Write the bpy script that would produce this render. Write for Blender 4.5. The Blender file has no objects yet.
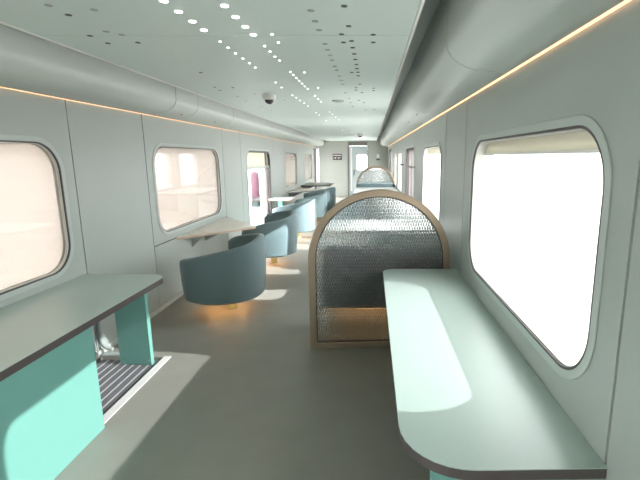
import bpy, bmesh, math, random
from mathutils import Vector, Matrix
random.seed(4)
PI = math.pi
sc = bpy.context.scene
COL = sc.collection

# ------------------------------------------------------------------ camera
cam_d = bpy.data.cameras.new('camera')
cam_d.sensor_width = 36.0
cam_d.lens = 430.0 / 640.0 * 36.0
cam_d.shift_x = -51.0 / 640.0
cam_d.clip_start = 0.02
cam_d.clip_end = 500
cam = bpy.data.objects.new('camera', cam_d)
COL.objects.link(cam)
cam.location = (0, 0, 1.6)
cam.rotation_euler = (PI / 2 - math.atan(83.0 / 430.0), 0, 0)
sc.camera = cam

# ------------------------------------------------------------------ sky, sun, exposure
WORLD = 11.0
SUN = 11.0
world = bpy.data.worlds.new('hazy_sky')
sc.world = world
world.use_nodes = True
wn = world.node_tree
bg = wn.nodes['Background']
bg.inputs['Color'].default_value = (0.975, 0.995, 1.0, 1)
bg.inputs['Strength'].default_value = WORLD

sun_d = bpy.data.lights.new('sun', 'SUN')
sun_d.energy = SUN
sun_d.angle = math.radians(0.6)
sun_d.color = (0.97, 0.99, 1.0)
sun = bpy.data.objects.new('sun', sun_d)
COL.objects.link(sun)
sun.location = (8, -2, 6)
sun.rotation_euler = Vector((-1, 0.15, -0.495)).to_track_quat('-Z', 'Y').to_euler()

vs = sc.view_settings
vs.view_transform = 'Standard'
vs.look = 'None'
vs.gamma = 1.0
vs.use_curve_mapping = False
vs.exposure = 0.6
cy = sc.cycles
cy.use_denoising = True
cy.max_bounces = 14
cy.diffuse_bounces = 8
cy.glossy_bounces = 5
cy.transmission_bounces = 8
cy.transparent_max_bounces = 16
cy.sample_clamp_indirect = 8.0
cy.caustics_refractive = False
cy.caustics_reflective = False

# ------------------------------------------------------------------ materials
MATS = {}


def principled(name, col, rough=0.5, metal=0.0, noise=0.0, nscale=60.0, bump=0.0, bscale=200.0, spec=0.5,
               coat=0.0, emit=None, estr=0.0, sheen=0.0, col2=None):
    m = bpy.data.materials.new(name)
    m.use_nodes = True
    nt = m.node_tree
    b = nt.nodes['Principled BSDF']
    b.inputs['Base Color'].default_value = (*col, 1)
    b.inputs['Roughness'].default_value = rough
    b.inputs['Metallic'].default_value = metal
    b.inputs['Specular IOR Level'].default_value = spec
    b.inputs['Coat Weight'].default_value = coat
    b.inputs['Sheen Weight'].default_value = sheen
    if emit:
        b.inputs['Emission Color'].default_value = (*emit, 1)
        b.inputs['Emission Strength'].default_value = estr
    tc = nt.nodes.new('ShaderNodeTexCoord')
    if noise > 0:
        n = nt.nodes.new('ShaderNodeTexNoise')
        n.inputs['Scale'].default_value = nscale
        n.inputs['Detail'].default_value = 4
        nt.links.new(tc.outputs['Object'], n.inputs['Vector'])
        mx = nt.nodes.new('ShaderNodeMix')
        mx.data_type = 'RGBA'
        c2 = col2 or tuple(c * (1 - noise) for c in col)
        mx.inputs[6].default_value = (*col, 1)
        mx.inputs[7].default_value = (*c2, 1)
        nt.links.new(n.outputs['Fac'], mx.inputs[0])
        nt.links.new(mx.outputs[2], b.inputs['Base Color'])
    if bump > 0:
        n2 = nt.nodes.new('ShaderNodeTexNoise')
        n2.inputs['Scale'].default_value = bscale
        n2.inputs['Detail'].default_value = 3
        nt.links.new(tc.outputs['Object'], n2.inputs['Vector'])
        bp = nt.nodes.new('ShaderNodeBump')
        bp.inputs['Strength'].default_value = bump
        bp.inputs['Distance'].default_value = 0.002
        nt.links.new(n2.outputs['Fac'], bp.inputs['Height'])
        nt.links.new(bp.outputs['Normal'], b.inputs['Normal'])
    MATS[name] = m
    return m


def pane_mat(name, tint, refl_rough=0.02):
    m = bpy.data.materials.new(name)
    m.use_nodes = True
    nt = m.node_tree
    nt.nodes.clear()
    out = nt.nodes.new('ShaderNodeOutputMaterial')
    t = nt.nodes.new('ShaderNodeBsdfTransparent')
    t.inputs['Color'].default_value = (*tint, 1)
    g = nt.nodes.new('ShaderNodeBsdfGlossy')
    g.inputs['Roughness'].default_value = refl_rough
    lw = nt.nodes.new('ShaderNodeLayerWeight')
    lw.inputs['Blend'].default_value = 0.5
    pw = nt.nodes.new('ShaderNodeMath')
    pw.operation = 'POWER'
    pw.inputs[1].default_value = 5.0
    nt.links.new(lw.outputs['Facing'], pw.inputs[0])
    fr = nt.nodes.new('ShaderNodeMath')
    fr.operation = 'MULTIPLY_ADD'
    fr.inputs[1].default_value = 0.9
    fr.inputs[2].default_value = 0.03
    nt.links.new(pw.outputs[0], fr.inputs[0])
    mx = nt.nodes.new('ShaderNodeMixShader')
    nt.links.new(fr.outputs[0], mx.inputs[0])
    nt.links.new(t.outputs[0], mx.inputs[1])
    nt.links.new(g.outputs[0], mx.inputs[2])
    nt.links.new(mx.outputs[0], out.inputs['Surface'])
    MATS[name] = m
    return m


def blind_mat(name, tr, df, fac):
    m = bpy.data.materials.new(name)
    m.use_nodes = True
    nt = m.node_tree
    nt.nodes.clear()
    out = nt.nodes.new('ShaderNodeOutputMaterial')
    t = nt.nodes.new('ShaderNodeBsdfTranslucent')
    t.inputs['Color'].default_value = (*tr, 1)
    d = nt.nodes.new('ShaderNodeBsdfDiffuse')
    d.inputs['Color'].default_value = (*df, 1)
    mx = nt.nodes.new('ShaderNodeMixShader')
    mx.inputs[0].default_value = fac
    nt.links.new(t.outputs[0], mx.inputs[1])
    nt.links.new(d.outputs[0], mx.inputs[2])
    nt.links.new(mx.outputs[0], out.inputs['Surface'])
    MATS[name] = m
    return m


def emission(name, col, s):
    m = bpy.data.materials.new(name)
    m.use_nodes = True
    nt = m.node_tree
    nt.nodes.clear()
    out = nt.nodes.new('ShaderNodeOutputMaterial')
    e = nt.nodes.new('ShaderNodeEmission')
    e.inputs['Color'].default_value = (*col, 1)
    e.inputs['Strength'].default_value = s
    nt.links.new(e.outputs[0], out.inputs['Surface'])
    MATS[name] = m
    return m


def ribbed_glass(name):
    m = bpy.data.materials.new(name)
    m.use_nodes = True
    nt = m.node_tree
    b = nt.nodes['Principled BSDF']
    b.inputs['Base Color'].default_value = (0.93, 0.97, 0.97, 1)
    b.inputs['Transmission Weight'].default_value = 0.88
    b.inputs['Roughness'].default_value = 0.06
    b.inputs['IOR'].default_value = 1.42
    tc = nt.nodes.new('ShaderNodeTexCoord')
    sx = nt.nodes.new('ShaderNodeSeparateXYZ')
    nt.links.new(tc.outputs['Object'], sx.inputs[0])

    def math_node(op, a, bb):
        n = nt.nodes.new('ShaderNodeMath')
        n.operation = op
        for i, v in enumerate((a, bb)):
            if v is None:
                continue
            if isinstance(v, (int, float)):
                n.inputs[i].default_value = v
            else:
                nt.links.new(v, n.inputs[i])
        return n.outputs[0]
    row = math_node('MULTIPLY', sx.outputs['Z'], 1 / 0.029)
    rowf = math_node('FLOOR', row, None)
    off = math_node('MULTIPLY', rowf, 0.5)
    colx = math_node('ADD', math_node('MULTIPLY', sx.outputs['X'], 1 / 0.021), off)
    sxn = math_node('SINE', math_node('MULTIPLY', colx, 2 * PI), None)
    szn = math_node('ABSOLUTE', math_node('SINE', math_node('MULTIPLY', row, PI), None), None)
    h = math_node('ADD', math_node('MULTIPLY', sxn, 0.6), math_node('MULTIPLY', szn, 0.7))
    bp = nt.nodes.new('ShaderNodeBump')
    bp.inputs['Strength'].default_value = 1.0
    bp.inputs['Distance'].default_value = 0.006
    nt.links.new(h, bp.inputs['Height'])
    nt.links.new(bp.outputs['Normal'], b.inputs['Normal'])
    # staggered grey dashes: light bent by the glass lenses, put into the colour
    da = math_node('GREATER_THAN', sxn, 0.1)
    db = math_node('GREATER_THAN', szn, 0.35)
    dash = math_node('MULTIPLY', math_node('MULTIPLY', da, db), 0.30)
    fr = nt.nodes.new('ShaderNodeBsdfTranslucent')
    fr.inputs['Color'].default_value = (0.42, 0.45, 0.46, 1)
    mx = nt.nodes.new('ShaderNodeMixShader')
    nt.links.new(dash, mx.inputs[0])
    nt.links.new(b.outputs[0], mx.inputs[1])
    nt.links.new(fr.outputs[0], mx.inputs[2])
    nt.links.new(mx.outputs[0], nt.nodes['Material Output'].inputs['Surface'])
    MATS[name] = m
    return m


principled('wall', (0.39, 0.43, 0.405), 0.42, noise=0.05, nscale=3, bump=0.05, bscale=150)
principled('wall_gap', (0.055, 0.06, 0.058), 0.8)
principled('ceiling', (0.60, 0.70, 0.66), 0.45, noise=0.04, nscale=2)
principled('duct', (0.55, 0.60, 0.565), 0.40, noise=0.04, nscale=2)
principled('floor', (0.315, 0.305, 0.268), 0.48, noise=0.18, nscale=5, bump=0.12, bscale=90)
principled('counter_top', (0.44, 0.54, 0.505), 0.30, noise=0.05, nscale=30)
principled('counter_edge', (0.085, 0.07, 0.07), 0.5)
principled('table_top', (0.66, 0.62, 0.56), 0.30, noise=0.05, nscale=20)
principled('table_edge', (0.58, 0.42, 0.31), 0.5)
principled('table_white', (0.75, 0.76, 0.74), 0.35)
principled('table_dark', (0.28, 0.29, 0.28), 0.4)
principled('mint', (0.18, 0.42, 0.365), 0.42, noise=0.04, nscale=4)
principled('bracket', (0.36, 0.40, 0.395), 0.5)
principled('fabric', (0.150, 0.218, 0.232), 0.85, noise=0.18, nscale=120, bump=0.35, bscale=420, sheen=0.3)
principled('fabric_piping', (0.13, 0.20, 0.205), 0.8)
principled('column', (0.42, 0.47, 0.30), 0.45)
principled('brass', (0.40, 0.31, 0.225), 0.40, metal=0.6, noise=0.1, nscale=10)
principled('black_trim', (0.05, 0.04, 0.04), 0.5)
principled('rubber', (0.055, 0.045, 0.045), 0.45)
principled('frame', (0.45, 0.50, 0.47), 0.38)
principled('reveal', (0.60, 0.60, 0.56), 0.4)
principled('sill', (0.50, 0.53, 0.50), 0.4)
principled('aluminium', (0.80, 0.77, 0.76), 0.4, metal=0.1)
principled('steel', (0.62, 0.62, 0.62), 0.25, metal=0.9)
principled('grille', (0.16, 0.155, 0.165), 0.5)
principled('grille_rib', (0.44, 0.44, 0.46), 0.4)
principled('white_plastic', (0.80, 0.79, 0.76), 0.4)
principled('dark_dome', (0.02, 0.02, 0.02), 0.12, coat=0.5)
principled('dark_hole', (0.10, 0.105, 0.10), 0.6)
principled('faint_hole', (0.36, 0.40, 0.38), 0.6)
principled('end_wall', (0.37, 0.385, 0.35), 0.5)
principled('door_leaf', (0.42, 0.48, 0.49), 0.4)
principled('dark_frame', (0.17, 0.155, 0.15), 0.5)
principled('sign_dark', (0.075, 0.065, 0.06), 0.5)
principled('sign_light', (0.70, 0.68, 0.66), 0.5)
principled('red', (0.7, 0.10, 0.13), 0.5)
principled('platform', (0.62, 0.585, 0.575), 0.8, noise=0.08, nscale=1.5)
principled('pink', (0.105, 0.036, 0.062), 0.6)
principled('board_white', (0.82, 0.80, 0.80), 0.6)
principled('board_dark', (0.012, 0.009, 0.012), 0.6)
pane_mat('tinted_pane', (0.62, 0.62, 0.615))
pane_mat('clear_pane', (0.93, 0.93, 0.93))
blind_mat('blind', (0.83, 0.785, 0.745), (0.83, 0.785, 0.745), 0.47)
blind_mat('blind_pale', (0.50, 0.48, 0.41), (0.80, 0.78, 0.70), 0.55)
emission('led_warm', (1.0, 0.52, 0.25), 2.1)
emission('under_glow', (1.0, 0.50, 0.17), 7.0)
emission('spot_lit', (1.0, 0.97, 0.92), 4.0)
ribbed_glass('ribbed_glass')
M = MATS

# ------------------------------------------------------------------ helpers


def obj(name, bm, mat, parent=None, loc=(0, 0, 0), smooth=False, bevel=0.0, seg=2):
    if isinstance(bm, bpy.types.Mesh):
        me = bm
    else:
        bmesh.ops.recalc_face_normals(bm, faces=bm.faces[:])
        me = bpy.data.meshes.new(name)
        bm.to_mesh(me)
        bm.free()
    if smooth:
        for p in me.polygons:
            p.use_smooth = True
    o = bpy.data.objects.new(name, me)
    COL.objects.link(o)
    if not me.materials:
        me.materials.append(M[mat])
    o.location = loc
    if parent:
        o.parent = parent
    if bevel:
        md = o.modifiers.new('bevel', 'BEVEL')
        md.width = bevel
        md.segments = seg
        md.limit_method = 'ANGLE'
        md.angle_limit = math.radians(35)
    if smooth:
        try:
            me.set_sharp_from_angle(angle=math.radians(45))
        except Exception:
            pass
    return o


def thing(name, label, cat, loc=(0, 0, 0), rz=0, group=None):
    o = bpy.data.objects.new(name, None)
    COL.objects.link(o)
    o.empty_display_size = 0.1
    o.location = loc
    o.rotation_euler = (0, 0, rz)
    o['label'] = label
    o['category'] = cat
    if group:
        o['group'] = group
    return o


def tag(o, label, cat, group=None):
    o['label'] = label
    o['category'] = cat
    if group:
        o['group'] = group
    return o


def struct(o, label=None, cat=None):
    o['kind'] = 'structure'
    if label:
        o['label'] = label
    if cat:
        o['category'] = cat
    return o


def sempty(name, label, cat, loc=(0, 0, 0)):
    return struct(thing(name, label, cat, loc))


def dup(root, loc, rz, label=None):
    r = root.copy()
    COL.objects.link(r)
    r.location = loc
    r.rotation_euler = (0, 0, rz)
    if label:
        r['label'] = label
    for ch in list(root.children):
        c = ch.copy()
        COL.objects.link(c)
        c.parent = r
        for g in list(ch.children):
            d = g.copy()
            COL.objects.link(d)
            d.parent = c
    return r


def box(bm, x0, x1, y0, y1, z0, z1):
    vsx = [bm.verts.new((x, y, z)) for x in (x0, x1) for y in (y0, y1) for z in (z0, z1)]
    for f in ((0, 1, 3, 2), (4, 6, 7, 5), (0, 4, 5, 1), (2, 3, 7, 6), (0, 2, 6, 4), (1, 5, 7, 3)):
        bm.faces.new([vsx[i] for i in f])
    return bm


def B(*a):
    return box(bmesh.new(), *a)


def rrect(a0, a1, b0, b1, r, n=8):
    r = max(min(r, (a1 - a0) / 2 - 1e-4, (b1 - b0) / 2 - 1e-4), 1e-4)
    pts = []
    for ca, cb, s in ((a1 - r, b1 - r, 0), (a0 + r, b1 - r, 1), (a0 + r, b0 + r, 2), (a1 - r, b0 + r, 3)):
        for i in range(n + 1):
            t = (s + i / n) * PI / 2
            pts.append((ca + r * math.cos(t), cb + r * math.sin(t)))
    return pts


def round_poly(pts, rads, n=8):
    """round the corners of a polygon"""
    out = []
    N = len(pts)
    for i in range(N):
        p = Vector(pts[i])
        a = Vector(pts[i - 1])
        b = Vector(pts[(i + 1) % N])
        r = rads[i]
        if r <= 0:
            out.append(tuple(p))
            continue
        d1 = (a - p).normalized()
        d2 = (b - p).normalized()
        ang = d1.angle(d2)
        L = r / math.tan(ang / 2)
        c = p + (d1 + d2).normalized() * (r / math.sin(ang / 2))
        s = p + d1 * L - c
        e = p + d2 * L - c
        a0 = math.atan2(s.y, s.x)
        a1 = math.atan2(e.y, e.x)
        da = (a1 - a0 + PI) % (2 * PI) - PI
        for k in range(n + 1):
            t = a0 + da * k / n
            out.append((c.x + r * math.cos(t), c.y + r * math.sin(t)))
    return out


def prism(bm, pts, lift, c0, c1):
    """extrude polygon pts (2D) between c0 and c1; lift(a,b,c)->xyz"""
    lo = [bm.verts.new(lift(a, b, c0)) for a, b in pts]
    hi = [bm.verts.new(lift(a, b, c1)) for a, b in pts]
    bm.faces.new(lo)
    bm.faces.new(hi[::-1])
    n = len(pts)
    for i in range(n):
        bm.faces.new((lo[i], lo[(i + 1) % n], hi[(i + 1) % n], hi[i]))
    return bm


LX = lambda a, b, c: (c, a, b)      # polygon in YZ, extruded along X
LY = lambda a, b, c: (a, c, b)      # polygon in XZ, extruded along Y
LZ = lambda a, b, c: (a, b, c)      # polygon in XY, extruded along Z


def ring(bm, outer, inner, lift, c0, c1):
    n = len(outer)
    A = [[bm.verts.new(lift(a, b, c)) for a, b in pts] for pts, c in
         ((outer, c0), (outer, c1), (inner, c1), (inner, c0))]
    for k in range(4):
        p, q = A[k], A[(k + 1) % 4]
        for i in range(n):
            j = (i + 1) % n
            bm.faces.new((p[i], p[j], q[j], q[i]))
    return bm


def holed(bm, outer, holes, lift, c0, c1):
    """flat slab with holes"""
    for c in (c0, c1):
        es = []
        for loop in [outer] + holes:
            v = [bm.verts.new(lift(a, b, c)) for a, b in loop]
            es += [bm.edges.new((v[i], v[(i + 1) % len(v)])) for i in range(len(v))]
        bmesh.ops.triangle_fill(bm, edges=es, use_beauty=True)
    for loop in [outer] + holes:
        lo = [bm.verts.new(lift(a, b, c0)) for a, b in loop]
        hi = [bm.verts.new(lift(a, b, c1)) for a, b in loop]
        n = len(loop)
        for i in range(n):
            bm.faces.new((lo[i], lo[(i + 1) % n], hi[(i + 1) % n], hi[i]))
    bmesh.ops.remove_doubles(bm, verts=bm.verts[:], dist=1e-5)
    return bm


def lathe(bm, prof, n=32, c=(0, 0)):
    rings = []
    for r, z in prof:
        rings.append([bm.verts.new((c[0] + r * math.cos(2 * PI * i / n), c[1] + r * math.sin(2 * PI * i / n), z))
                      for i in range(n)] if r > 1e-6 else [bm.verts.new((c[0], c[1], z))])
    for a, b in zip(rings, rings[1:]):
        for i in range(n):
            j = (i + 1) % n
            if len(a) == 1 and len(b) == 1:
                continue
            if len(a) == 1:
                bm.faces.new((a[0], b[i], b[j]))
            elif len(b) == 1:
                bm.faces.new((a[i], a[j], b[0]))
            else:
                bm.faces.new((a[i], a[j], b[j], b[i]))
    return bm


def tube(bm, pts, r, n=10):
    pts = [Vector(p) for p in pts]
    rings = []
    for i, p in enumerate(pts):
        d = (pts[min(i + 1, len(pts) - 1)] - pts[max(i - 1, 0)]).normalized()
        u = d.orthogonal().normalized() if i == 0 else (u - d * u.dot(d)).normalized()
        w = d.cross(u)
        rings.append([bm.verts.new(p + (u * math.cos(2 * PI * k / n) + w * math.sin(2 * PI * k / n)) * r) for k in range(n)])
    for a, b in zip(rings, rings[1:]):
        for k in range(n):
            bm.faces.new((a[k], a[(k + 1) % n], b[(k + 1) % n], b[k]))
    bm.faces.new(rings[0][::-1])
    bm.faces.new(rings[-1])
    return bm


# ------------------------------------------------------------------ dimensions
XL, XR = -2.23, 0.70
XC = -0.786
Y0, Y1 = -6.5, 18.0
ZC = 2.24
ZT = 2.06      # top of the wall panels, hidden by the ducts
CHW = 0.994      # half width of the ceiling board

# ------------------------------------------------------------------ ground outside
g = obj('ground', B(-60, 60, -60, 80, -0.19, -0.13), 'platform')
struct(g, 'pale platform paving outside the carriage windows', 'ground')

# ------------------------------------------------------------------ floor
# the floor sheet leaves out the tray of the ribbed mat on the left
TX0, TX1, TY0, TY1 = -2.20, -1.685, 0.6, 3.255
fb = bmesh.new()
holed(fb, [(XL - .1, Y0), (XR + .1, Y0), (XR + .1, Y1 + 1.4), (XL - .1, Y1 + 1.4)],
      [rrect(TX0, TX1, TY0, TY1, 0.02, 3)], LZ, -0.06, 0.0)
floor = obj('floor', fb, 'floor')
struct(floor, 'grey-beige smooth floor running down the carriage aisle', 'floor')

# ------------------------------------------------------------------ walls
# window: (y0,y1,z0,z1,r)
WL = [(-1.9, -0.1, 0.79, 1.70, .21), (-5.3, -3.4, 0.79, 1.70, .21), (1.20, 3.125, 0.785, 1.70, .21), (4.475, 6.40, 0.79, 1.71, .21),
      (7.86, 9.66, 0.06, 1.72, .20), (11.28, 13.12, 0.80, 1.71, .21), (14.60, 16.45, 0.80, 1.71, .21),
      (16.88, 17.80, 0.06, 1.95, .12)]
WR = [(-1.9, -0.1, 0.84, 1.705, .21), (-5.3, -3.4, 0.84, 1.705, .21), (1.285, 3.0, 0.84, 1.705, .21), (4.36, 5.89, 0.84, 1.72, .20),
      (7.05, 8.75, 0.06, 1.76, .14), (9.85, 11.40, 0.80, 1.70, .16), (11.85, 13.10, 0.80, 1.70, .16),
      (14.70, 16.90, 0.06, 1.90, .12)]
SL = [Y0, -3.1, -2.2, 0.15, 1.06, 3.27, 4.33, 6.60, 7.50, 10.04, 11.17, 13.30, 14.40, 16.70, Y1]
SR = [Y0, -3.1, -2.2, 0.15, 1.135, 3.26, 4.125, 6.21, 6.90, 8.95, 9.61, 11.62, 13.35, 14.5, 17.1, Y1]
ZS = 0.69      # horizontal joint of the wall panels


def wall(side, X, o, wins, seams):
    holes = [rrect(w[0] - .02, w[1] + .02, w[2] - .02, w[3] + .02, w[4] + .02) for w in wins]
    bm = bmesh.new()
    holed(bm, [(Y0, -0.06), (Y1, -0.06), (Y1, 2.45), (Y0, 2.45)], holes, LX, X + o * .016, X + o * .125)
    wl = obj('wall_' + side, bm, 'wall_gap')
    struct(wl, 'grey-green panelled carriage wall with rounded windows on the %s' % side, 'wall')
    G = .006
    for a, b in zip(seams, seams[1:]):
        hs = [w for w in wins if w[0] > a and w[1] < b]
        if hs and hs[0][2] < 0.5:       # door bay: one full height panel
            bands = [(0.004, ZT)]
        elif not hs:
            bands = [(0.004, ZT)]
        else:
            bands = [(ZS + G, ZT), (0.004, ZS - G)]
        for z0, z1 in bands:
            out = [(a + G, z0), (b - G, z0), (b - G, z1), (a + G, z1)]
            hh = [rrect(*w) for w in hs if w[2] > z0 and w[3] < z1]
            bm = bmesh.new()
            holed(bm, out, hh, LX, X, X + o * .014)
            obj('wall_panel', bm, 'wall', wl)
    return wl


wall_l = wall('left', XL, -1, WL, SL)
wall_r = wall('right', XR, 1, WR, SR)

# slim skirting
for side, X, o in (('left', XL, 1), ('right', XR, -1)):
    runs = [(Y0, 7.8), (9.72, 16.82), (17.86, Y1)] if side == 'left' else [(Y0, 7.0), (8.8, 14.64), (16.96, Y1)]
    bm = bmesh.new()
    for a, b in runs:
        x0, x1 = sorted((X + o * .001, X + o * .016))
        box(bm, x0, x1, a, b, 0.002, 0.045)
    struct(obj('baseboard_' + side, bm, 'sill'), 'slim grey skirting along the foot of the %s wall' % side, 'skirting')

# wall behind the photographer and the end wall with the door opening
struct(obj('wall_back', B(XL - .085, XR + .085, Y0 - .1, Y0 - .001, -0.06, 2.45), 'wall'),
       'plain grey-green wall behind the camera', 'wall')
bm = bmesh.new()
holed(bm, [(XL - .085, -0.06), (XR + .085, -0.06), (XR + .085, 2.45), (XL - .085, 2.45)],
      [[(-0.90, 0.0), (-0.14, 0.0), (-0.14, 2.05), (-0.90, 2.05)]], LY, Y1 + .001, Y1 + .10)
struct(obj('wall_end', bm, 'end_wall'), 'warm grey end wall of the carriage with the door opening', 'wall')

# ------------------------------------------------------------------ ceiling
cl = obj('ceiling', B(XL - .085, XR + .085, Y0, Y1, 2.45, 2.49), 'wall')
struct(cl, 'pale mint ceiling with star-like rows of small spots', 'ceiling')
cs = [Y0, -4.98, -2.5, -0.02, 2.47, 4.95, 7.43, 9.91, 12.39, 14.87, Y1]
CP = []
for a, b in zip(cs, cs[1:]):
    CP.append((a, b, obj('ceiling_panel', B(XC - CHW, XC + CHW, a + .0025, b - .0025, ZC, ZC + .03), 'ceiling', cl)))

# pixel-measured spots, turned into places on the ceiling (X, Y)
F_, P_ = 430.0, math.atan(83.0 / 430.0)


def ceil_at(px, py, Z=ZC):
    u, v = (px - 371) / F_, -(py - 240) / F_
    d = (u, math.cos(P_) + v * math.sin(P_), -math.sin(P_) + v * math.cos(P_))
    t = (Z - 1.6) / d[2]
    return d[0] * t, d[1] * t


s1 = 130 / 640.0
lit = [(150 + x * s1, y * s1) for x, y in (
    (68, 4), (141, 57), (209, 105), (265, 148), (345, 204), (384, 234), (421, 262), (458, 288), (490, 311), (518, 332),
    (367, 28), (421, 83), (469, 131), (509, 171), (564, 226), (591, 253), (615, 278), (638, 297), (601, 168), (632, 208))]
s2 = 150 / 640.0
lit += [(250 + x * s2, 60 + y * s2) for x, y in (
    (172, 50), (185, 63), (198, 76), (210, 88), (222, 100), (234, 112), (246, 123), (232, 52), (290, 118),
    (110, 95), (135, 117), (181, 150), (197, 160), (214, 172), (231, 184), (247, 196), (277, 152), (290, 165), (303, 178),
    (282, 225), (295, 234), (340, 221), (352, 231), (366, 243), (380, 256), (325, 259), (395, 300), (434, 310))]
dark = [(280 + x * s1, y * s1) for x, y in (
    (316, 29), (338, 128), (303, 168), (459, 170), (313, 208), (352, 201), (459, 208), (358, 234), (365, 265),
    (371, 292), (376, 317), (379, 337), (354, 356), (384, 355), (386, 372))]
dark += [(250 + x * s2, 60 + y * s2) for x, y in (
    (470, 103), (528, 120), (528, 130), (453, 118), (453, 128), (478, 139), (466, 172), (487, 182), (438, 198), (492, 213), (530, 210))]
dark += [(x * 150 / 640., y * 150 / 640.) for x, y in ((460, 184), (588, 181), (384, 152), (292, 63))]
dark += [(201, 72.5), (220, 90.5), (233, 87.5), (215, 87)]
faint = [(280 + x * s1, y * s1) for x, y in (
    (152, 52), (173, 104), (192, 148), (222, 216), (234, 245), (247, 272), (258, 296), (270, 327), (279, 346))]
faint += [(x * 150 / 640., y * 150 / 640.) for x, y in ((208, 22), (402, 41), (453, 134), (520, 148))]
faint += [(250 + x * s2, 60 + y * s2) for x, y in ((363, 27), (370, 43), (383, 68), (390, 86), (397, 104), (408, 140), (425, 165), (431, 182))]
faint += [(255, 94), (285, 100), (246, 101), (238, 96.5), (262, 107), (272, 110)]
spot_me = {}
lit_big = [p for p in lit if p[1] < 35.5 and p[0] < 256]
lit_small = [p for p in lit if p not in lit_big]
for kind, lst, mat, r in (('spot_light', lit_big, 'spot_lit', .0165), ('spot_light', lit_small, 'spot_lit', .0065),
                          ('spot_hole', dark, 'dark_hole', .0135), ('spot_hole', faint, 'faint_hole', .015)):
    bm = lathe(bmesh.new(), [(0, -.003), (r, -.003), (r + .001, 0.001), (0, .001)], 14)
    bmesh.ops.recalc_face_normals(bm, faces=bm.faces[:])
    me = bpy.data.meshes.new(kind)
    bm.to_mesh(me)
    bm.free()
    me.materials.append(M[mat])
    for px, py in lst:
        x, y = ceil_at(px, py)
        for a, b, p in CP:
            if a <= y < b:
                o = bpy.data.objects.new(kind, me)
                COL.objects.link(o)
                o.parent = p
                o.location = (x, y, ZC)
# white trim on the ceiling board's long edges, standing in for light spill
for k, x in enumerate((XC - CHW - .016, XC + CHW + .002)):
    struct(obj('trim_%d' % (k + 1), B(x, x + .014, Y0 + .01, Y1 - .01, ZC - .006, ZC + .03), 'white_plastic'),
           'thin white trim standing in for light spill along the %s edge of the ceiling' % ('left', 'right')[k], 'trim')


# ------------------------------------------------------------------ windows and doors in the side walls
def window(n, X, o, w, blind, label, pane='tinted_pane', bottom=None):
    y0, y1, z0, z1, r = w
    root = sempty('window_%d' % n, label, 'window', (X, (y0 + y1) / 2, z0))
    cyy = (y0 + y1) / 2
    lift = lambda a, b, c: (o * c, a - cyy, b - z0)
    e = .034
    fo = rrect(y0 - e, y1 + e, z0 - e, z1 + e, r + e, 10)
    hi = rrect(y0, y1, z0, z1, r, 10)
    h2 = rrect(y0 + .010, y1 - .010, z0 + .010, z1 - .010, r - .01, 10)
    h3 = rrect(y0 + .014, y1 - .014, z0 + .014, z1 - .014, r - .014, 10)
    fr = obj('window_frame', ring(bmesh.new(), fo, hi, lift, -.007, -.0005), 'frame', root, bevel=.003)
    obj('gasket', ring(bmesh.new(), hi, h2, lift, -.005, .004), 'rubber', fr)
    obj('reveal', ring(bmesh.new(), hi, h3, lift, .0045, .125), 'reveal', root)
    gl = [(a, b) for a, b in rrect(y0 + .012, y1 - .012, z0 + .012, z1 - .012, r - .012, 10)]
    obj('pane', prism(bmesh.new(), gl, lift, .022 if blind == 'down' else .112, .026 if blind == 'down' else .117), pane, root)
    if blind == 'down':
        bl = obj('blind', prism(bmesh.new(), h3, lift, .042, .045), 'blind', root)
    elif blind:
        # roller blind pulled down only a little
        zb = blind
        pts = [(a, max(b, zb)) for a, b in h3]
        pts = [p for i, p in enumerate(pts) if i == 0 or (abs(p[0] - pts[i - 1][0]) + abs(p[1] - pts[i - 1][1])) > 1e-6]
        top = [p for p in pts if p[1] > zb + 1e-6]
        ya, yb = min(p[0] for p in pts if p[1] <= zb + 1e-6), max(p[0] for p in pts if p[1] <= zb + 1e-6)
        poly = sorted(top, key=lambda p: -p[0]) + [(ya, zb), (yb, zb)]
        bl = obj('blind', prism(bmesh.new(), poly, lift, .062, .066), 'blind_pale', root)
        obj('hem_bar', B(*sorted((o * .057, o * .071)), ya - cyy + .004, yb - cyy - .004, zb - z0 - .012, zb - z0), 'white_plastic', bl)
    return root


window(1, XL, -1, WL[0], 0, 'unseen rounded window added for even light on the left wall beside the camera', 'clear_pane')  # windows behind the camera are unseen, added to even out the interior light
window(11, XL, -1, WL[1], 0, 'unseen rounded window added for even light on the left wall far behind the camera', 'clear_pane')
window(12, XR, 1, WR[1], 0, 'unseen rounded window added for even light on the right wall far behind the camera', 'clear_pane')
window(2, XL, -1, WL[2], 'down', 'large rounded cream-blinded window above the left counter')
window(3, XL, -1, WL[3], 'down', 'rounded cream-blinded window above the first wall table')
window(4, XL, -1, WL[5], 'down', 'fourth rounded window on the left wall, cream blind down, past the glazed door')
window(5, XL, -1, WL[6], 'down', 'farthest rounded cream-blinded window on the left wall')
window(6, XR, 1, WR[0], 0, 'unseen rounded window added for even light on the right wall beside the camera', 'clear_pane')  # also unseen, added as a source of fill light
window(7, XR, 1, WR[2], 1.625, 'huge bright rounded window above the right-hand counter')
window(8, XR, 1, WR[3], 1.645, 'bright rounded window behind the near arched screen', 'clear_pane')
window(9, XR, 1, WR[5], 0, 'narrow-looking bright window beyond the right side door')
window(10, XR, 1, WR[6], 0, 'farthest bright window on the right wall')


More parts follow.
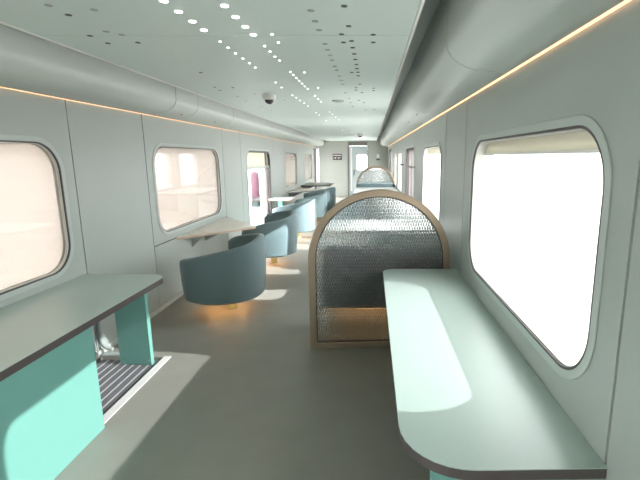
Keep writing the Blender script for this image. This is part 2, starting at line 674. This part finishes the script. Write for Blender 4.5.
def side_door(n, X, o, w, label, zr, upper, mull):
    y0, y1, z0, z1, r = w
    cyy = (y0 + y1) / 2
    root = sempty('door_%d' % n, label, 'door', (X, cyy, 0))
    lift = lambda a, b, c: (o * c, a - cyy, b)
    e = .03
    fo, hi = rrect(y0 - e, y1 + e, z0 - e, z1 + e, r + e, 10), rrect(y0, y1, z0, z1, r, 10)
    hg = rrect(y0 + .035, y1 - .035, z0 + .035, z1 - .035, r - .035, 10)
    obj('door_frame', ring(bmesh.new(), fo, hi, lift, -.007, -.0005), 'frame', root, bevel=.003)
    obj('gasket', ring(bmesh.new(), hi, hg, lift, .004, .09), 'rubber', root)
    if zr:
        obj('rail', B(*sorted((o * .02, o * .07)), y0 - cyy + .03, y1 - cyy - .03, zr, zr + .05), 'sill', root)
        lo = prism(bmesh.new(), rrect(y0 + .037, y1 - .037, z0 + .037, zr, .05, 8), lift, .045, .050)
        obj('pane', lo, 'clear_pane', root)
        up = [(a, max(b, zr + .05)) for a, b in hg]
        up = sorted([p for p in up if p[1] > zr + .051], key=lambda p: -p[0]) + [(y0 + .037, zr + .05), (y1 - .037, zr + .05)]
        obj('blind', prism(bmesh.new(), up, lift, .045, .050), 'blind_pale', root)
    for m0, m1 in mull:
        obj('mullion', B(*sorted((o * .02, o * .07)), m0 - cyy, m1 - cyy, z0 + .02, z1 - .02), 'dark_frame', root)
    if not zr:
        obj('pane', prism(bmesh.new(), hg, lift, .045, .050), 'clear_pane', root)
    return root


side_door(1, XL, -1, WL[4], 'glazed side door with cream upper panel looking out on the platform', 1.37, True, [(9.36, 9.48)])
d2 = side_door(2, XR, 1, WR[4], 'glazed side door with dark upright bars on the right wall', 0, False, [(7.62, 7.74), (8.20, 8.34)])

side_door(4, XL, -1, WL[7], 'narrow glazed side door in the far left corner behind the grab rails', 0, False, [(17.28, 17.38)])
side_door(5, XR, 1, WR[7], 'glazed side door added to light the far end of the right wall', 0, False, [(15.75, 15.85)])  # door put in to bring more daylight to the far end

# ------------------------------------------------------------------ overhead ducts with light strips
prof = [(0.0, 2.44), (0.0, 2.16)]
for i in range(1, 15):
    t = i / 14 * PI / 2
    prof.append((0.20 * (1 - math.cos(t)), 2.16 - 0.13 * math.sin(t)))
prof += [(0.26, 2.022), (0.300, 2.012), (0.307, 2.016), (0.307, 2.44)]
for side, xe, s, seams, lab in (
        ('left', XL + .32, -1, [Y0 + .01, -3.5, -0.9, 1.9, 4.40, 4.95, 6.2, 8.5, 10.8, 13.3, 15.8, Y1 - .01],
         'rounded grey-green overhead duct along the left wall'),
        ('right', XR - .32, 1, [Y0 + .01, -3.7, -1.2, 2.30, 4.5, 7.0, 9.6, 12.1, 14.6, Y1 - .01],
         'bulging rounded overhead duct along the right wall')):
    root = thing('overhead_duct', lab, 'duct', (xe, 0, 2.0))
    for a, b in zip(seams, seams[1:]):
        bm = bmesh.new()
        prism(bm, [(s * x, z - 2.0) for x, z in prof], LY, a + .006, b - .006)
        obj('duct_segment', bm, 'duct', root, smooth=True)
    core = [(s * (x * .94 + .008), z - 2.0 + .008) for x, z in prof]
    obj('duct_core', prism(bmesh.new(), core, LY, Y0 + .02, Y1 - .03), 'wall_gap', root)
    # little access screws
    bm0 = lathe(bmesh.new(), [(0, 0), (.012, 0), (.012, .008), (0, .008)], 10)
    me = bpy.data.meshes.new('fastener')
    bm0.to_mesh(me)
    bm0.free()
    me.materials.append(M['dark_hole'])
    for yy in (4.75, 5.75, 8.0, 10.5):
        f = obj('fastener', me, 'dark_hole', root)
        f.location = (s * .11, yy, 2.16 - .13 * math.sin(math.acos(1 - .11 / .20)) - .004 - 2.0)
    xs = xe + s * .3095
    ys1 = 16.9 if side == 'left' else Y1 - .05
    bm = B(*sorted((xs, xs + s * .008)), Y0 + .05, ys1, 2.012, 2.018)
    tag(obj('light_strip', bm, 'led_warm'), 'warm glowing light strip between duct and %s wall' % side, 'light')

# ------------------------------------------------------------------ left counter, its legs and the ribbed mat
ct = thing('counter', 'long grey-green counter on mint panels below the left window', 'counter', (-1.9, 2.0, 0))
pts = round_poly([(XL + .002, 0.3), (-1.575, 0.3), (-1.575, 3.225), (XL + .002, 3.225)], [0, .10, .11, 0])
pts = [(x + 1.9, y - 2.0) for x, y in pts]
obj('worktop', prism(bmesh.new(), pts, LZ, .702, .706), 'counter_top', ct)
obj('edge_band', prism(bmesh.new(), [(x * .999, y * .999) for x, y in pts], LZ, .662, .7018), 'counter_edge', ct)
obj('side_panel', B(-1.635 + 1.9, -1.60 + 1.9, 0.7 - 2.0, 2.325 - 2.0, 0.001, .662), 'mint', ct, bevel=.003)
lg = obj('leg_panel', B(-.13, .13, -.02, .02, -.012, .662), 'mint', ct, loc=(-1.855 + 1.9, 3.17 - 2.0, 0), bevel=.003)
lg.rotation_euler = (0, 0, math.radians(-5))
for x in (-1.955, -1.745):
    b = lathe(bmesh.new(), [(0, 0), (.006, 0), (.006, .004), (0, .004)], 8)
    bmesh.ops.rotate(b, verts=b.verts[:], matrix=Matrix.Rotation(PI / 2, 3, 'X'))
    o = obj('screw', b, 'steel', lg, loc=(x + 1.855, -.0205, .035))

mat_r = thing('floor_grille', 'dark ribbed floor mat with pale edge strip under the left counter', 'floor mat', ((TX0 + TX1) / 2, 2.0, -.06))
cxm = (TX0 + TX1) / 2
obj('tray', B(TX0 - cxm + .002, TX1 - cxm - .002, TY0 - 2 + .002, TY1 - 2 - .002, .0, .030), 'grille', mat_r)
nrib = 8
rw = (TX1 - TX0 - .03) / nrib
bm = B(-rw * .38, rw * .38, TY0 - 2 + .02, TY1 - 2 - .02, .030, .045)
me = bpy.data.meshes.new('tread_bar')
bmesh.ops.recalc_face_normals(bm, faces=bm.faces[:])
bm.to_mesh(me)
me.materials.append(M['grille'])
bm.free()
bm = B(-.0045, .0045, TY0 - 2 + .02, TY1 - 2 - .02, .030, .0475)
me2 = bpy.data.meshes.new('tread_strip')
bmesh.ops.recalc_face_normals(bm, faces=bm.faces[:])
bm.to_mesh(me2)
me2.materials.append(M['grille_rib'])
bm.free()
for i in range(nrib):
    x = TX0 - cxm + .015 + rw * (i + .5)
    obj('tread_bar', me, 'grille', mat_r, loc=(x, 0, 0))
    if i:
        obj('tread_strip', me2, 'grille_rib', mat_r, loc=(x - rw / 2, 0, 0))
obj('edge_strip', B(TX1 - cxm + .002, TX1 - cxm + .058, TY0 - 2, 3.262 - 2, .0605, .066), 'aluminium', mat_r)
obj('end_strip', prism(bmesh.new(), [(TX0 - cxm, TY1 - 2), (-1.98 - cxm, TY1 - 2), (-1.98 - cxm, TY1 - 2 + .05), (TX0 - cxm, TY1 - 2 + .05)], LZ, .0605, .085), 'bracket', mat_r, bevel=.01)

# rubber door seal that climbs the wall beyond the mat
sl = [(XL + .018, 3.30, .66), (XL + .018, 3.30, .14)]
for i in range(1, 9):
    t = i / 8 * PI / 2
    sl.append((XL + .018 + .09 * (1 - math.cos(t)), 3.30, .14 - .09 * math.sin(t)))
tag(obj('door_seal', tube(bmesh.new(), sl, .016, 10), 'bracket', smooth=True),
    'grey rubber seal curving down the wall behind the counter leg', 'seal')

# ------------------------------------------------------------------ right counter
rt = thing('counter', 'long pale mint counter with rounded corners below the huge right window', 'counter', (.4, 2.25, 0))
pts = round_poly([(XR - .002, 1.118), (XR - .002, 3.415), (.095, 3.415), (.095, 1.105)], [0, 0, .09, .215])
pts = [(x - .4, y - 2.25) for x, y in pts]
obj('worktop', prism(bmesh.new(), pts, LZ, .696, .70), 'counter_top', rt)
obj('edge_band', prism(bmesh.new(), [(x * .998, y * .999) for x, y in pts], LZ, .662, .6958), 'counter_edge', rt)
obj('leg_panel', B(.20 - .4, .66 - .4, 1.25 - 2.25, 1.29 - 2.25, 0.001, .662), 'mint', rt, bevel=.003)
obj('leg_panel', B(.20 - .4, .66 - .4, 3.10 - 2.25, 3.14 - 2.25, 0.001, .662), 'mint', rt, bevel=.003)


# ------------------------------------------------------------------ wall tables on the left
def wall_table(label, y0, ya, y1, xo, z, top, edge, brackets=True, leg=None):
    t = thing('wall_table', label, 'table', (XL, (y0 + y1) / 2, z - .03), 0, 'tables fixed to the left wall')
    cyy = (y0 + y1) / 2
    if ya is None:
        p = round_poly([(.002, y0 - cyy), (xo - XL, y0 - cyy), (xo - XL, y1 - cyy), (.002, y1 - cyy)], [0, .08, .08, 0])
    else:
        p = round_poly([(.002, y0 - cyy), (xo - XL + .06, ya - cyy), (.002, y1 - cyy)], [0, .12, 0])
    obj('table_top', prism(bmesh.new(), p, LZ, .014, .030), top, t, bevel=.002)
    obj('table_edge', prism(bmesh.new(), [(x * .998, y * .999) for x, y in p], LZ, -.008, .0137), edge, t)
    if brackets:
        d = .52 * (xo - XL)
        for yy in ((ya or cyy) - .42, (ya or cyy) + .02):
            dd = d if yy > (ya or cyy) - .2 else d * .5
            b = prism(bmesh.new(), [(.002, -.0085), (dd, -.0085), (.002, -.18)], LY, yy - cyy, yy - cyy + .012)
            obj('bracket', b, 'bracket', t)
    if leg:
        obj('leg', B(leg[0] - XL, leg[0] - XL + .10, leg[1] - cyy, leg[1] - cyy + .10, -z + .031, -.0085), 'mint', t, bevel=.01)
    return t


wall_table('pointed beige wall table under the second window, between the two nearest tub chairs', 4.84, 5.66, 6.50, -1.56, .705, 'table_top', 'table_edge')
wall_table('small white table on a mint leg behind the sunlit tub chair', 9.35, None, 9.90, -1.74, .70, 'table_white', 'table_edge', False, (-2.05, 9.45))
wall_table('pale pointed wall table under the fourth left window', 11.3, 12.1, 12.9, -1.46, .70, 'table_top', 'table_dark')
wall_table('dark grey wall table farthest along the left wall', 13.7, None, 15.2, -1.27, .72, 'table_dark', 'counter_edge')


# ------------------------------------------------------------------ tub chairs
def make_chair(label, loc, rz):
    t = thing('tub_chair', label, 'chair', loc, rz, 'tub chairs along the left side')
    # curved shell: back centre points to local +X, open side to -X
    R, TH = .42, .072
    A1, A2 = math.radians(158), math.radians(100)
    n = 44
    bm = bmesh.new()
    rows = []
    for i in range(n + 1):
        a = -A1 + (A1 + A2) * i / n
        k = -a / A1 if a < 0 else a / A2
        ztop = .795 - (.215 * k ** 1.2 if a < 0 else .10 * k ** 1.6)
        # rounded ends
        endt = min(1.0, i / 2.5, (n - i) / 2.5)
        th = TH * (0.35 + 0.65 * math.sqrt(max(0, 1 - (1 - endt) ** 2)))
        ztop -= .04 * (1 - endt) ** 2
        zb = .172
        ro, ri = R, R - th
        rob = R - .022
        prof_ = [(rob - .02, zb), (rob, zb + .012), (ro - .006, zb + .18), (ro, .48), (ro, ztop - .03), (ro - .012, ztop - .008),
                 (ro - th * .5, ztop), (ri + .012, ztop - .008), (ri, ztop - .03), (ri, .40), (ri, zb + .03), (ri, zb)]
        # back wider than deep: slight squircle
        sq = 1 + .06 * (math.sin(2 * a) ** 2)
        rows.append([bm.verts.new((r * sq * math.cos(a), r * sq * math.sin(a), z)) for r, z in prof_])
    for p, q in zip(rows, rows[1:]):
        for j in range(len(p)):
            j2 = (j + 1) % len(p)
            bm.faces.new((p[j], p[j2], q[j2], q[j]))
    bm.faces.new(rows[0])
    bm.faces.new(rows[-1][::-1])
    obj('backrest', bm, 'fabric', t, smooth=True)
    obj('seat', lathe(bmesh.new(), [(0, .18), (.30, .18), (.345, .20), (.350, .38), (.335, .41), (.30, .425), (0, .435)], 40), 'fabric', t, smooth=True)
    obj('underside', lathe(bmesh.new(), [(0, .162), (.375, .162), (.38, .170), (0, .1715)], 40), 'fabric_piping', t, smooth=True)
    obj('glow_ring', lathe(bmesh.new(), [(.16, .1615), (.16, .152), (.20, .152), (.20, .1615)], 36), 'under_glow', t)
    obj('column', lathe(bmesh.new(), [(0, .001), (.052, .001), (.052, .1615), (0, .1615)], 24, (.055, 0)), 'column', t, smooth=True)
    return t


c1 = make_chair('dark teal tub chair nearest the camera, back turned, beside the beige wall table', (-1.55, 4.42, 0), math.radians(2))
dup(c1, (-1.545, 6.45, 0), math.radians(14), 'second dark teal tub chair, on the far side of the beige wall table')
dup(c1, (-1.52, 8.55, 0), math.radians(-20), 'third tub chair, bleached by sunlight in front of the glazed door')
dup(c1, (-1.42, 11.95, 0), math.radians(-30), 'fourth tub chair, bright teal, beside the pale pointed wall table')
dup(c1, (-1.50, 10.55, 0), math.radians(15), 'tub chair half hidden between the sunlit chair and the bright teal one')


# ------------------------------------------------------------------ arched ribbed glass screens
def screen(label, loc, rz):
    t = thing('arched_screen', label, 'screen', loc, rz, 'arched glass screens')
    W, H = .585, 1.345
    def arch(w, h, zb):
        p = [(w, zb)]
        r = w
        zc = h - r
        for i in range(41):
            a = PI * i / 40
            p.append((r * math.cos(a), zc + r * math.sin(a)))
        p.append((-w, zb))
        return p
    fw = .056
    outer, inner = arch(W, H, 0.002), arch(W - fw, H - fw, fw)
    obj('frame', ring(bmesh.new(), outer, inner, LY, -.028, .028), 'brass', t, bevel=.006)
    obj('inner_trim', ring(bmesh.new(), inner, arch(W - fw - .007, H - fw - .007, fw + .007), LY, -.018, .018), 'black_trim', t)
    obj('ribbed_pane', prism(bmesh.new(), arch(W - fw - .007, H - fw - .007, fw + .007), LY, -.005, .005), 'ribbed_glass', t)
    return t


screen('brass-framed arched ribbed glass screen at the end of the right counter', (.070, 3.46, 0), math.radians(3.0))
screen('distant arched glass screen near the end wall', (.145, 13.0, 0), 0)


# ------------------------------------------------------------------ booth seats and tables behind the screens
def booth_seat(label, loc, rz):
    t = thing('sofa', label, 'sofa', loc, rz, 'booth seats on the right side')
    # back towards local -Y, faces +Y, width along X
    bm = prism(bmesh.new(), [(0.0, .30), (.10, .30), (.15, .42), (.10, .825), (.05, .85), (.0, .825)], LX, -.53, .53)
    obj('backrest', bm, 'fabric', t, bevel=.012)
    bm = prism(bmesh.new(), rrect(.155, .62, .30, .45, .05, 6), LX, -.53, .53)
    obj('seat', bm, 'fabric', t, smooth=True)
    obj('plinth', B(-.48, .48, .10, .50, .001, .285), 'end_wall', t)
    obj('glow_strip', B(-.50, .50, .04, .06, .288, .299), 'under_glow', t)
    return t


booth_seat('booth seat with tall back directly behind the near arched screen', (.10, 3.56, 0), 0)
booth_seat('booth seat facing the first across the booth table', (.12, 6.55, 0), PI)
booth_seat('booth seat with dark back against the distant arched screen', (.12, 12.92, 0), PI)


def booth_table(label, y0, y1):
    t = thing('booth_table', label, 'table', (.12, (y0 + y1) / 2, 0), 0, 'booth tables on the right side')
    h = (y1 - y0) / 2
    p = round_poly([(-.55, -h), (.575, -h), (.575, h), (-.55, h)], [.1, 0, 0, .1])
    obj('table_top', prism(bmesh.new(), p, LZ, .745, .755), 'table_white', t, bevel=.002)
    obj('table_edge', prism(bmesh.new(), [(x * .998, y * .998) for x, y in p], LZ, .72, .7447), 'counter_edge', t)
    obj('leg_panel', B(-.12, .40, -.02, .02, .001, .72), 'mint', t, bevel=.003)
    return t


booth_table('white booth table between the two nearer booth seats', 4.85, 5.55)
booth_table('bright white booth table in front of the distant arched screen', 10.2, 12.15)


# ------------------------------------------------------------------ ceiling fittings
def dome(label, x, y, s=1.0):
    t = thing('dome_camera', label, 'camera', (x, y, ZC), 0, 'ceiling dome cameras')
    obj('housing', lathe(bmesh.new(), [(0, -.0005), (.066 * s, -.0005), (.068 * s, -.01), (.066 * s, -.045 * s), (.054 * s, -.055 * s), (.05 * s, -.055 * s), (0, -.05 * s)], 28), 'white_plastic', t, smooth=True)
    pr = [(.047 * s * math.cos(a), -.0553 * s - .042 * s * math.sin(a)) for a in [i / 8 * PI / 2 for i in range(9)]]
    pr[-1] = (0, pr[-1][1])
    obj('dome', lathe(bmesh.new(), pr, 24), 'dark_dome', t, smooth=True)
    return t


x, y = ceil_at(269, 94.5)
dome('white dome camera with black lens on the ceiling, nearer one', x, y)
x, y = ceil_at(360, 133.5)
dome('tiny distant dome camera on the ceiling near the end wall', x, y, 1.1)
x, y = ceil_at(338, 100.5)
tag(obj('smoke_detector', lathe(bmesh.new(), [(0, -.0005), (.075, -.0005), (.07, -.012), (.04, -.02), (0, -.02)], 28), 'faint_hole', None, (x, y, ZC), smooth=True),
    'flat round grey detector on the middle of the ceiling', 'detector')

# ------------------------------------------------------------------ end wall: door, header, signs, handrails
ed = sempty('door_3', 'grey end door with bright window at the far end of the aisle', 'door', (-.52, Y1 + .06, 0))
bm = bmesh.new()
holed(bm, [(-.379, .003), (.379, .003), (.379, 2.045), (-.379, 2.045)],
      [rrect(-.06, .36, 1.05, 1.70, .06, 5)], LY, -.02, .02)
obj('door_leaf', bm, 'door_leaf', ed)
obj('pane', prism(bmesh.new(), rrect(-.06, .36, 1.05, 1.70, .06, 5), LY, -.003, .003), 'clear_pane', ed)
obj('gasket', ring(bmesh.new(), rrect(-.075, .375, 1.035, 1.715, .07, 5), rrect(-.055, .355, 1.055, 1.695, .058, 5), LY, -.027, -.0205), 'rubber', ed)
obj('lit_door_edge', B(-.33, -.26, -.028, -.0205, .2, 1.98), 'aluminium', ed)  # pale strip standing in for the lit gap at the door's edge
obj('handle', B(-.20, -.17, -.05, -.0205, .85, 1.10), 'steel', ed)
for (a, b, c, d, m_) in ((-.03, .10, 1.40, 1.44, 'red'), (.02, .07, 1.37, 1.40, 'red'), (-.02, .05, 1.58, 1.62, 'red'), (.22, .27, 1.13, 1.17, 'sign_dark'), (.15, .18, 1.08, 1.14, 'sign_dark')):
    obj('sticker', B(a, b, -.0065, -.0035, c, d), m_, ed)
bm = bmesh.new()
box(bm, -.955, -.9005, Y1 - .03, Y1, .002, 2.05)
box(bm, -.1395, -.115, Y1 - .03, Y1, .002, 2.05)
struct(obj('trim_3', bm, 'dark_frame'), 'dark upright trim either side of the end door', 'trim')
tag(obj('header_sign', B(-.93, -.15, Y1 - .05, Y1, 2.055, 2.21), 'dark_frame', bevel=.004), 'dark grey header panel above the end door', 'panel')

sg = thing('wall_sign', 'small dark two-line sign on the end wall left of the door', 'sign', (-1.38, Y1, 1.48))
obj('plate', B(-.19, .19, -.015, -.0005, 0, .25), 'sign_dark', sg)
xx = -.16
for wd in (.05, .03, .06, .03, .05, .04):
    obj('mark', B(xx, xx + wd, -.018, -.0155, .165, .205), 'sign_light', sg)
    xx += wd + .012
xx = -.15
for wd in (.02, .045, .03, .05, .03):
    obj('mark', B(xx, xx + wd, -.018, -.0155, .055 if wd != .03 else .09, .105), 'sign_light', sg)
    xx += wd + .03
pl = thing('wall_plaque', 'tiny pale plaque with dark wedge on the end wall above the distant screen', 'plaque', (.29, Y1, 1.47))
obj('plate', prism(bmesh.new(), rrect(-.055, .055, .06, .25, .05, 5), LY, -.02, -.0005), 'sign_light', pl)
obj('wedge', prism(bmesh.new(), [(-.09, 0), (.09, 0), (.05, .075), (-.05, .075)], LY, -.03, -.0005), 'sign_dark', pl)

for k, (x, y, z0, z1, lab) in enumerate(((-2.12, 17.2, .60, 2.0, 'upright steel grab rail by the far left doorway, nearer one'),
                                          (-2.12, 17.75, .60, 2.0, 'upright steel grab rail in the far left corner by the end wall'))):
    t = thing('grab_rail', lab, 'handrail', (XL, y, z0), 0, 'grab rails at the far left')
    d = x - XL
    obj('bar', tube(bmesh.new(), [(d, 0, .002), (d, 0, z1 - z0)], .022, 12), 'steel', t, smooth=True)
    for zz in (.06, z1 - z0 - .06):
        obj('mount', tube(bmesh.new(), [(.0005, 0, zz), (d, 0, zz)], .012, 8), 'steel', t, smooth=True)
for lab, y in (('short dark handle bar beside the right side door, nearer one', 6.98), ('short dark handle bar beside the right side door, farther one', 9.30)):
    t = thing('handle_bar', lab, 'handle', (XR, y, 1.44), 0, 'handle bars on the right wall')
    obj('bar', tube(bmesh.new(), [(-.06, -.16, 0), (-.06, .16, 0)], .016, 10), 'dark_frame', t, smooth=True)
    for yy in (-.13, .13):
        obj('mount', tube(bmesh.new(), [(-.0075, yy, 0), (-.06, yy, 0)], .010, 8), 'dark_frame', t, smooth=True)

# ------------------------------------------------------------------ seen through the left door: the platform
bd = thing('poster_board', 'white board with dark flower outside the left glazed door', 'board', (-4.62, 15.6, -.13), math.radians(10))
obj('panel', B(-.20, .20, -.03, .03, .12, 1.30), 'board_white', bd)
for x in (-.15, .15):
    obj('foot', B(x - .02, x + .02, -.10, .10, .001, .12), 'bracket', bd)
pet = lathe(bmesh.new(), [(0, 0), (.05, 0), (.05, .006), (0, .006)], 10)
bmesh.ops.rotate(pet, verts=pet.verts[:], matrix=Matrix.Rotation(PI / 2, 3, 'X'))
pme = bpy.data.meshes.new('petal')
pet.to_mesh(pme)
pet.free()
pme.materials.append(M['board_dark'])
for k in range(6):
    a = k * PI / 3
    obj('petal', pme, 'board_dark', bd, loc=(.02 + .075 * math.cos(a), -.031, .70 + .075 * math.sin(a)))
pp = thing('bollard', 'pink round-topped bollard outside the left glazed door', 'bollard', (-4.07, 15.2, -.13))
obj('body', lathe(bmesh.new(), [(0, .001), (.15, .001), (.15, 1.08), (.13, 1.17), (.08, 1.23), (0, 1.26)], 24), 'pink', pp, smooth=True)
obj('foot_band', lathe(bmesh.new(), [(.1535, .002), (.1535, .35), (.1515, .351), (.1505, .002)], 24), 'board_dark', pp, smooth=True)
